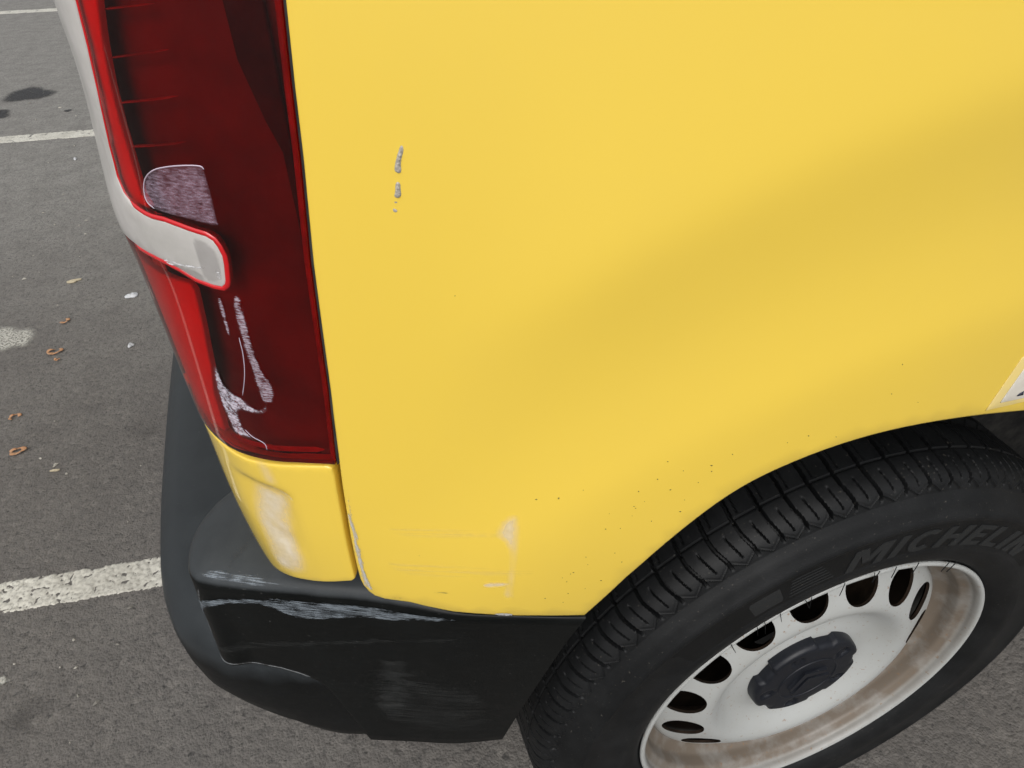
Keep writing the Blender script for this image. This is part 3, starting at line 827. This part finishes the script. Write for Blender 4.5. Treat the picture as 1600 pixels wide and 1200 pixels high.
scuff('scrape_mark', [(.2931, .5535), (.2686, .5682), (.2437, .5478), (.2551, .4547), (.2854, .4112), (.3077, .4317), (.3164, .491)], bump, M_bhz, bumper, off=.0006, res=.006, soft=.022)
scuff('scrape_mark', [(.4424, .5450), (.3499, .5645), (.2933, .5758), (.1998, .6014), (.2002, .5903), (.2919, .5652), (.3514, .5533), (.4456, .5228)], bump, M_bln, bumper, off=.0006, res=.004, soft=.003)
scuff('scrape_mark', [(.3374, .5073), (.2198, .5391), (.1746, .4893), (.1855, .3902), (.2652, .3810), (.3135, .4084)], bump, M_bln, bumper, off=.0005, res=.006, soft=.03)
def shelf_s(s, t, off=0.):
    """t = metres inwards from the fold along the shelf"""
    z = interp(t, [(0, .6295), (.0015, .6345), (.0045, .638), (.009, .6405), (.02, .6435), (.06, .652), (.125, .670)])
    k = sm((s-.21)/.07); z = .6295+(z-.6295)*(.15+.85*k)
    p = shelf_pt(s, z, t); return (p[0], p[1]-off*.4, p[2]+off)
scuff('scrape_mark', [(.4300, .0002), (.3750, .0002), (.3050, .0002), (.3000, .0040), (.3500, .0070), (.3900, .0120), (.4200, .0130), (.4300, .006)], shelf_s, M_bsc, bumper, off=.0008, res=.002, soft=.004)
scuff('scrape_mark', [(.4150, .010), (.4000, .008), (.3950, .060), (.4050, .075), (.4120, .06)], shelf_s, M_bhz, bumper, off=.0008, res=.003, soft=.008)
strip('scrape_edge', [(.4470, .5140), (.4248, .5125), (.3876, .5075), (.3700, .5010), (.3600, .4950)], .0011, bump, m_noisy('burr', (.10, .105, .11), (.006, .006, .006), 90, .6, .45, .6), bumper, off=-.0002, h=.0008, seg=3)
strip('scrape_edge', [(.4330, .6230), (.4420, .5950), (.4460, .5600), (.4490, .5250)], .0022, bump, bpy.data.materials['burr'], bumper, off=-.0002, h=.0006, seg=3)

# --- wheel housing
def lathe_arc(name, prof_ry, a0, a1, n, c, mat, parent):
    V = []
    for r, y in prof_ry:
        for k in range(n+1):
            a = a0+(a1-a0)*k/n; V.append((c[0]+r*math.cos(a), y, c[1]+r*math.sin(a)))
    return mesh_obj(name, V, grid_faces(len(prof_ry), n+1), mat, parent)
V = []
for r, dy in ((.462, .0), (.466, .05), (.462, .2), (.460, .30), (.05, .31)):
    for k in range(61):
        a = math.radians(-8+178*k/60); x = -.01+r*math.cos(a)
        y0 = interp(x, [(-.5, .10), (-.38, .072), (-.30, .045), (-.2, .012), (-.1, -.005), (.5, -.012)])
        V.append((x, y0+dy if r > .1 else .36, .325+r*math.sin(a)))
mesh_obj('arch_liner', V, grid_faces(5, 61), MAT['dark'], van)

# ------------------------------------------------------------------ wheel
ZC = .325
wheel = bpy.data.objects.new('wheel', None); COL.objects.link(wheel)
wheel.location = (0, .09, 0.0); wheel.parent = van; wheel.matrix_parent_inverse = Matrix.Translation(-Vector(VX))
ROOTLOC[wheel.name] = (0, .09, 0.)
N_P = 81
# tyre cross-section: outer bead -> sidewall -> shoulder -> tread -> inner side
side_prof = [(.2155, .006), (.2215, .0015), (.2265, -.0045), (.2350, -.0090), (.2450, -.0118), (.2530, -.0132), (.2545, -.0126), (.2900, -.0112), (.2925, -.0122), (.2955, -.0122), (.2985, -.0095), (.3060, -.0050), (.3120, -.0012)]
tread_prof = [(.3165, .0025), (.3245, .0062), (.3305, .0115), (.3350, .0190), (.3378, .0285), (.3392, .0400), (.3402, .0600), (.3408, .0850), (.3408, .1100), (.3402, .1350), (.3390, .1560), (.3350, .1760), (.3245, .1880), (.3120, .1930), (.2800, .2020), (.2500, .2000), (.2200, .1850)]
tp = catmull(tread_prof, 10)
tw = [0.]
for a, b in zip(tp[:-1], tp[1:]): tw.append(tw[-1]+math.hypot(b[0]-a[0], b[1]-a[1]))
wfine = list(np.arange(0, .078, .00125))+list(np.arange(.078, .200, .006))+[tw[-1]*.85, tw[-1]*.93, tw[-1]]
rr = np.interp(wfine, tw, [p[0] for p in tp]); yy = np.interp(wfine, tw, [p[1] for p in tp])
dr = np.gradient(rr, wfine); dy = np.gradient(yy, wfine); ln = np.hypot(dr, dy)
nr_, ny_ = dy/ln, -dr/ln
NC = N_P*30
th = np.arange(NC)/NC*2*math.pi
Wm, Tm = np.meshgrid(np.array(wfine), th, indexing='ij')
smv = lambda t: (lambda u: u*u*(3-2*u))(np.clip(t, 0, 1))
pitch = .0260
ph0 = Tm*N_P/(2*math.pi)
jit = .06*np.sin(Tm*7)+.05*np.sin(Tm*13+1)
ph = ph0+jit-.16*smv((Wm-.008)/.026)+.10*smv((Wm-.040)/.03)
g = np.abs(ph-np.round(ph))*pitch
H = np.zeros_like(Wm)
H -= .0070*smv((.0019-g)/.0006)*smv((Wm-.003)/.007)*(1-smv((Wm-.19)/.02))
ps = ph+.5; gs = np.abs(ps-np.round(ps))*pitch
H -= .0034*smv((.00085-gs)/.0005)*smv((Wm-.011)/.002)*(1-smv((Wm-.033)/.003))
gs2 = np.abs(ph+.27-np.round(ph+.27))*pitch
H -= .0020*smv((.0010-gs2)/.0007)*smv((Wm-.048)/.002)*(1-smv((Wm-.072)/.003))
for w0 in (.0445, .088, .122):
    H -= (.0032 if w0 < .05 else .007)*smv(((.0010 if w0 < .05 else .005)-np.abs(Wm-w0))/.0008)
zt = ph0+jit; tri = np.abs(2*(zt-np.floor(zt))-1)
wz = .0015+.0095*tri
H += .0020*(smv((Wm-wz)/.0016)-1)*(1-smv((Wm-.02)/.002))
gz = np.abs(Wm-wz-.0035); H -= .0009*smv((.0010-gz)/.0008)*(tri < .8)
Rm = rr[:, None]+nr_[:, None]*H; Ym = yy[:, None]+ny_[:, None]*H
Vs = []
for r, y in side_prof:
    Vs.append(np.stack([r*np.cos(th), np.full(NC, y), ZC+r*np.sin(th)], -1))
Vs = np.array(Vs)
Vtd = np.stack([Rm*np.cos(Tm), Ym, ZC+Rm*np.sin(Tm)], -1)
A = np.concatenate([Vs, Vtd], 0)
# the tyre is squashed where it stands
zz = A[..., 2]; low = np.clip((.022-zz)/.022, 0, 1.8)
A[..., 1] += np.where(A[..., 1] < .09, -1, 1)*.007*low*np.clip(1-np.abs(A[..., 0])/.2, 0, 1)
A[..., 2] = np.where(zz < .0065, .0065-.006*(1-np.exp(-(.0065-zz)/.006)), zz)
nrw = A.shape[0]
me = bpy.data.meshes.new('tyre')
idx = np.arange(nrw*NC).reshape(nrw, NC)
q = np.stack([idx[:-1], idx[1:], np.roll(idx, -1, 1)[1:], np.roll(idx, -1, 1)[:-1]], -1).reshape(-1, 4)
me.vertices.add(nrw*NC); me.vertices.foreach_set('co', A.reshape(-1))
me.loops.add(q.size); me.loops.foreach_set('vertex_index', q.reshape(-1).astype(np.int32))
me.polygons.add(len(q)); me.polygons.foreach_set('loop_start', np.arange(0, q.size, 4, dtype=np.int32))
me.update(calc_edges=True); me.validate()
me.polygons.foreach_set('use_smooth', [True]*len(me.polygons))
me.set_sharp_from_angle(angle=math.radians(42))
me.materials.append(MAT['rubber'])
tyre = bpy.data.objects.new('tyre', me); COL.objects.link(tyre); attach(tyre, wheel)

def side_y(r): return interp(r, side_prof)
def wp(a, r, y): return (r*math.cos(a), y, ZC+r*math.sin(a))
def ring_sector(name, a0, a1, r0, r1, mat, off, n=60, m=5, taper=None):
    V = []
    for i in range(m+1):
        r = r0+(r1-r0)*i/m
        for k in range(n+1):
            t = k/n; a = a0+(a1-a0)*t
            e = off if 0 < i < m and 0 < k < n else -.0002
            V.append(wp(math.radians(a), r, side_y(r)-e))
    return recalc(mesh_obj(name, V, grid_faces(m+1, n+1), mat, wheel))
# raised block lettering
T = .24
def arc_quads(cx, cy, rx, ry, t, a0, a1, n):
    out = []
    for k in range(n):
        a, b = math.radians(a0+(a1-a0)*k/n), math.radians(a0+(a1-a0)*(k+1)/n)
        out.append([(cx+rx*math.cos(a), cy+ry*math.sin(a)), (cx+rx*math.cos(b), cy+ry*math.sin(b)), (cx+(rx-t)*math.cos(b), cy+(ry-t*.8)*math.sin(b)), (cx+(rx-t)*math.cos(a), cy+(ry-t*.8)*math.sin(a))])
    return out
def bar(x0, y0, x1, y1): return [(x0, y0), (x1, y0), (x1, y1), (x0, y1)]
GLYPHS = {
 'M': (1.05, [bar(0, 0, T, 1), bar(1.05-T, 0, 1.05, 1), [(T*.5, 1), (T*1.45, 1), (.525+T*.45, .25), (.525-T*.45, .25)], [(1.05-T*1.45, 1), (1.05-T*.5, 1), (.525+T*.45, .25), (.525-T*.45, .25)]]),
 'I': (T, [bar(0, 0, T, 1)]),
 'C': (.82, arc_quads(.46, .5, .46, .5, T, 48, 312, 12)),
 'H': (.86, [bar(0, 0, T, 1), bar(.86-T, 0, .86, 1), bar(T, .40, .86-T, .60)]),
 'E': (.68, [bar(0, 0, T, 1), bar(T, 0, .68, .20), bar(T, .40, .60, .60), bar(T, .80, .68, 1)]),
 'L': (.64, [bar(0, 0, T, 1), bar(T, 0, .64, .20)]),
 'N': (.88, [bar(0, 0, T, 1), bar(.88-T, 0, .88, 1), [(T*.4, 1), (T*1.5, 1), (.88-T*.4, 0), (.88-T*1.5, 0)]])}
def bent_text(txt, a_start, a_end, r0, r1, mat, off, shear=.26, gap=.20, name='tyre_lettering'):
    W_ = sum(GLYPHS[c][0] for c in txt)+gap*(len(txt)-1); x = 0.; V = []; F = []
    ku = (a_end-a_start)/W_
    nq = 0
    for c in txt:
        w, quads = GLYPHS[c]
        for q in quads:
            nq += 1; o = len(V); n1, n2 = 5, 5
            for lay in (0, 1):
                for i in range(n1):
                    for k in range(n2):
                        u, v = i/(n1-1), k/(n2-1)
                        px = (1-u)*(1-v)*q[0][0]+u*(1-v)*q[1][0]+u*v*q[2][0]+(1-u)*v*q[3][0]
                        py = (1-u)*(1-v)*q[0][1]+u*(1-v)*q[1][1]+u*v*q[2][1]+(1-u)*v*q[3][1]
                        a = math.radians(a_start+ku*(x+px+shear*py)); r = r0+(r1-r0)*py
                        V.append(wp(a, r, side_y(r)-(off+.00002*(nq % 5) if lay == 0 else -.0008)))
            F += [tuple(o+t for t in f) for f in grid_faces(n1, n2)]
            rim_i = [k for k in range(n2)]+[i*n2+n2-1 for i in range(1, n1)]+[(n1-1)*n2+k for k in range(n2-2, -1, -1)]+[i*n2 for i in range(n1-2, 0, -1)]
            L_ = len(rim_i)
            F += [(o+rim_i[t], o+rim_i[(t+1) % L_], o+n1*n2+rim_i[(t+1) % L_], o+n1*n2+rim_i[t]) for t in range(L_)]
        x += w+gap
    return recalc(mesh_obj(name, V, F, mat, wheel, smooth=False))
ring_sector('sidewall_band', 138, 38, .2545, .2915, MAT['band'], .0002, n=80)
bent_text('MICHELIN', 101.5, 48, .2590, .2850, MAT['letter'], .0010)
ring_sector('sidewall_flash', 121.5, 114.5, .2600, .2870, MAT['letter'], .0008, n=12, m=4)
for k in range(6):
    r = .2625+.0045*k
    ring_sector('sidewall_stripe', 114-.3*k, 103.5+.5*k, r, r+.0016, MAT['letter'], .0008, n=16, m=2)

# steel wheel: rim barrel
rim_prof = [(.2170, .0045), (.2195, .0010), (.2205, -.0010), (.2195, -.0032), (.2170, -.0036), (.2145, -.0020), (.2130, .0015), (.2122, .0070), (.2080, .0110), (.2035, .0150), (.2020, .0220), (.2010, .0300), (.1985, .0340), (.1960, .0370), (.1905, .0420), (.1880, .0470), (.1875, .09), (.19, .12), (.205, .15), (.215, .165)]
nt = 160
V = []
rp = catmull(rim_prof, 4)
for r, y in rp:
    for k in range(nt):
        a = 2*math.pi*k/nt; V.append(wp(a, r, y))
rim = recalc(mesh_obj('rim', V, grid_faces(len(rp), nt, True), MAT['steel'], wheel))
# disc with fifteen round vents
dprof = [(.040, .024), (.068, .0250), (.080, .0285), (.090, .0295), (.099, .0270), (.108, .0212), (.116, .0148), (.123, .0108), (.130, .0098), (.137, .0112), (.145, .0145), (.155, .0195), (.165, .0248), (.175, .0300), (.183, .0345), (.189, .0400), (.1905, .048)]
def disc_y(r): return interp(r, dp2)
dp2 = catmull(dprof, 6)
holes = []
for k in range(15):
    holes.append((math.radians(150.8+24*k), .1580, .0226, .0222))
pts = []; edges = []
n_out = 180
def add_loop(L):
    o = len(pts); pts.extend(L); edges.extend([(o+i, o+(i+1) % len(L)) for i in range(len(L))])
add_loop([(.1905*math.cos(2*math.pi*i/n_out), .1905*math.sin(2*math.pi*i/n_out)) for i in range(n_out)])
add_loop([(.042*math.cos(2*math.pi*i/60), .042*math.sin(2*math.pi*i/60)) for i in range(60)])
def hole_pt(h, b, k=1.):
    a0, rc, rt_, rr_ = h
    u, v = rt_*k*math.cos(b), rr_*k*math.sin(b)
    return ((rc+v)*math.cos(a0)-u*math.sin(a0), (rc+v)*math.sin(a0)+u*math.cos(a0))
for h in holes:
    add_loop([hole_pt(h, 2*math.pi*i/40) for i in range(40)])
for h in holes:
    pts.extend([hole_pt(h, 2*math.pi*i/40, 1.07) for i in range(40)])
for ri in np.arange(.050, .188, .0046):
    nn = int(2*math.pi*ri/.0055)
    for i in range(nn):
        a = 2*math.pi*(i+.5*random.random())/nn; p = (ri*math.cos(a), ri*math.sin(a))
        bad = False
        for h in holes:
            du = -p[0]*math.sin(h[0])+p[1]*math.cos(h[0]); dv = p[0]*math.cos(h[0])+p[1]*math.sin(h[0])-h[1]
            if (du/(h[2]*1.16))**2+(dv/(h[3]*1.16))**2 < 1: bad = True; break
        if not bad: pts.append(p)
rc = delaunay_2d_cdt([Vector(p) for p in pts], edges, [], 0, 1e-6)
V2 = [tuple(v) for v in rc[0]]; F2 = []
for f in rc[2]:
    cx = sum(V2[i][0] for i in f)/len(f); cz = sum(V2[i][1] for i in f)/len(f); a = math.atan2(cz, cx); r = math.hypot(cx, cz)
    if r > .1906 or r < .0415: continue
    bad = False
    for h in holes:
        du = -cx*math.sin(h[0])+cz*math.cos(h[0]); dv = cx*math.cos(h[0])+cz*math.sin(h[0])-h[1]
        if (du/h[2])**2+(dv/h[3])**2 < .999: bad = True; break
    if not bad: F2.append(f)
V3 = [(x, disc_y(math.hypot(x, z)), ZC+z) for x, z in V2]
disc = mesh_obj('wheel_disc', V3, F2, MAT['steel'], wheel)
recalc(disc)
if sum(p.normal.y for p in disc.data.polygons) > 0: disc.data.flip_normals()
disc.data.materials.append(MAT['inner'])
so = disc.modifiers.new('thick', 'SOLIDIFY'); so.thickness = .0034; so.offset = -1.0; so.material_offset = 1; so.material_offset_rim = 1
es = disc.modifiers.new('edges', 'EDGE_SPLIT'); es.split_angle = math.radians(40)
recalc(lathe_arc('brake_drum', [(.03, .078), (.120, .078), (.135, .080), (.140, .086), (.186, .088), (.187, .12)], 0, 2*math.pi, 64, (0, ZC), MAT['brake'], wheel))
# hub cap: domed dark cover with scalloped rim, ring and double chevron
def cap_r(a):
    # five shallow notches
    k = 0
    for j in range(5):
        d = (a-math.radians(-62+72*j)+math.pi) % (2*math.pi)-math.pi
        k = max(k, 1-sm((abs(d)-.16)/.05))
    return .0800-.0050*k
CD = -.0050
V = []; cp = [(0., .0155), (.3, .0155), (.60, .0155), (.88, .0160), (.945, .0168), (.98, .0188), (1.0, .0225), (1.005, .028), (1.01, .034)]
nc = 180
screws = [math.radians(a) for a in (-26, 46, 118, 190, 262)]
rad_list = []
for t, y in catmull(cp, 5): rad_list.append((t, y))
for t, y in rad_list:
    for k in range(nc):
        a = 2*math.pi*k/nc; r = t*(.0690 if t < .7 else .0690+(cap_r(a)-.08)*sm((t-.7)/.25))
        d = 0.
        for sa in screws:
            dx = r*math.cos(a)-.0535*math.cos(sa); dz = r*math.sin(a)-.0535*math.sin(sa); q_ = math.hypot(dx, dz)
            d += .0045*(1-sm((q_-.0070)/.002))-.0030*(1-sm((q_-.0042)/.0015))
        V.append((r*math.cos(a), y+d+CD, ZC+r*math.sin(a)))
cap = recalc(mesh_obj('hub_cap', V, grid_faces(len(rad_list), nc, True), MAT['cap'], wheel))
recalc(lathe_arc('cap_ring', [(.0365, .0160+CD), (.0370, .0146+CD), (.0380, .0142+CD), (.0388, .0146+CD), (.0394, .0162+CD)], 0, 2*math.pi, 90, (0, ZC), MAT['cap'], wheel))
# double chevron, drawn in the cap's own tilted frame
def chevron(cy):
    pr = [(-.025, cy-.013), (0, cy+.006), (.025, cy-.013), (.025, cy-.0200), (0, cy-.0035), (-.025, cy-.0200)]
    tilt = math.radians(28)
    Vv = []
    for d in (.0118+CD, .0165+CD):
        for x, z in pr:
            k = 1 if d < .0125+CD else 1.08
            x, z = x*k, z
            Vv.append((x*math.cos(tilt)-z*math.sin(tilt), d, ZC+x*math.sin(tilt)+z*math.cos(tilt)))
    Ff = [(0, 1, 4, 5), (1, 2, 3, 4)]+[(i, (i+1) % 6, 6+(i+1) % 6, 6+i) for i in range(6)]
    recalc(mesh_obj('chevron_emblem', Vv, Ff, MAT['cap'], wheel, smooth=False))
chevron(.018); chevron(.002)
# moulding hairs of the tyre lying over the rim edge
for i, a in enumerate([130.3, 122.6, 120.5, 116.3, 109.5, 107.9, 99.0, 90.8, 89.3, 84.4, 77.2, 65.4, 62.5]):
    r1 = random.Random(i); a = math.radians(a); L = r1.uniform(.011, .017); sl = r1.uniform(-.01, .03)
    V = []
    for k in range(5):
        t = k/4; r = .2275-L*t; y = -.0062-.0030*t+.001*t*t; aa = a+sl*t
        for j in range(4):
            b = math.pi/2*j; V.append(wp(aa+.0005/.22*math.cos(b)*(1-.4*t)*1.0, r, y+.0005*math.sin(b)))
    recalc(mesh_obj('rubber_hair', V, grid_faces(5, 4, True), MAT['band'], wheel))
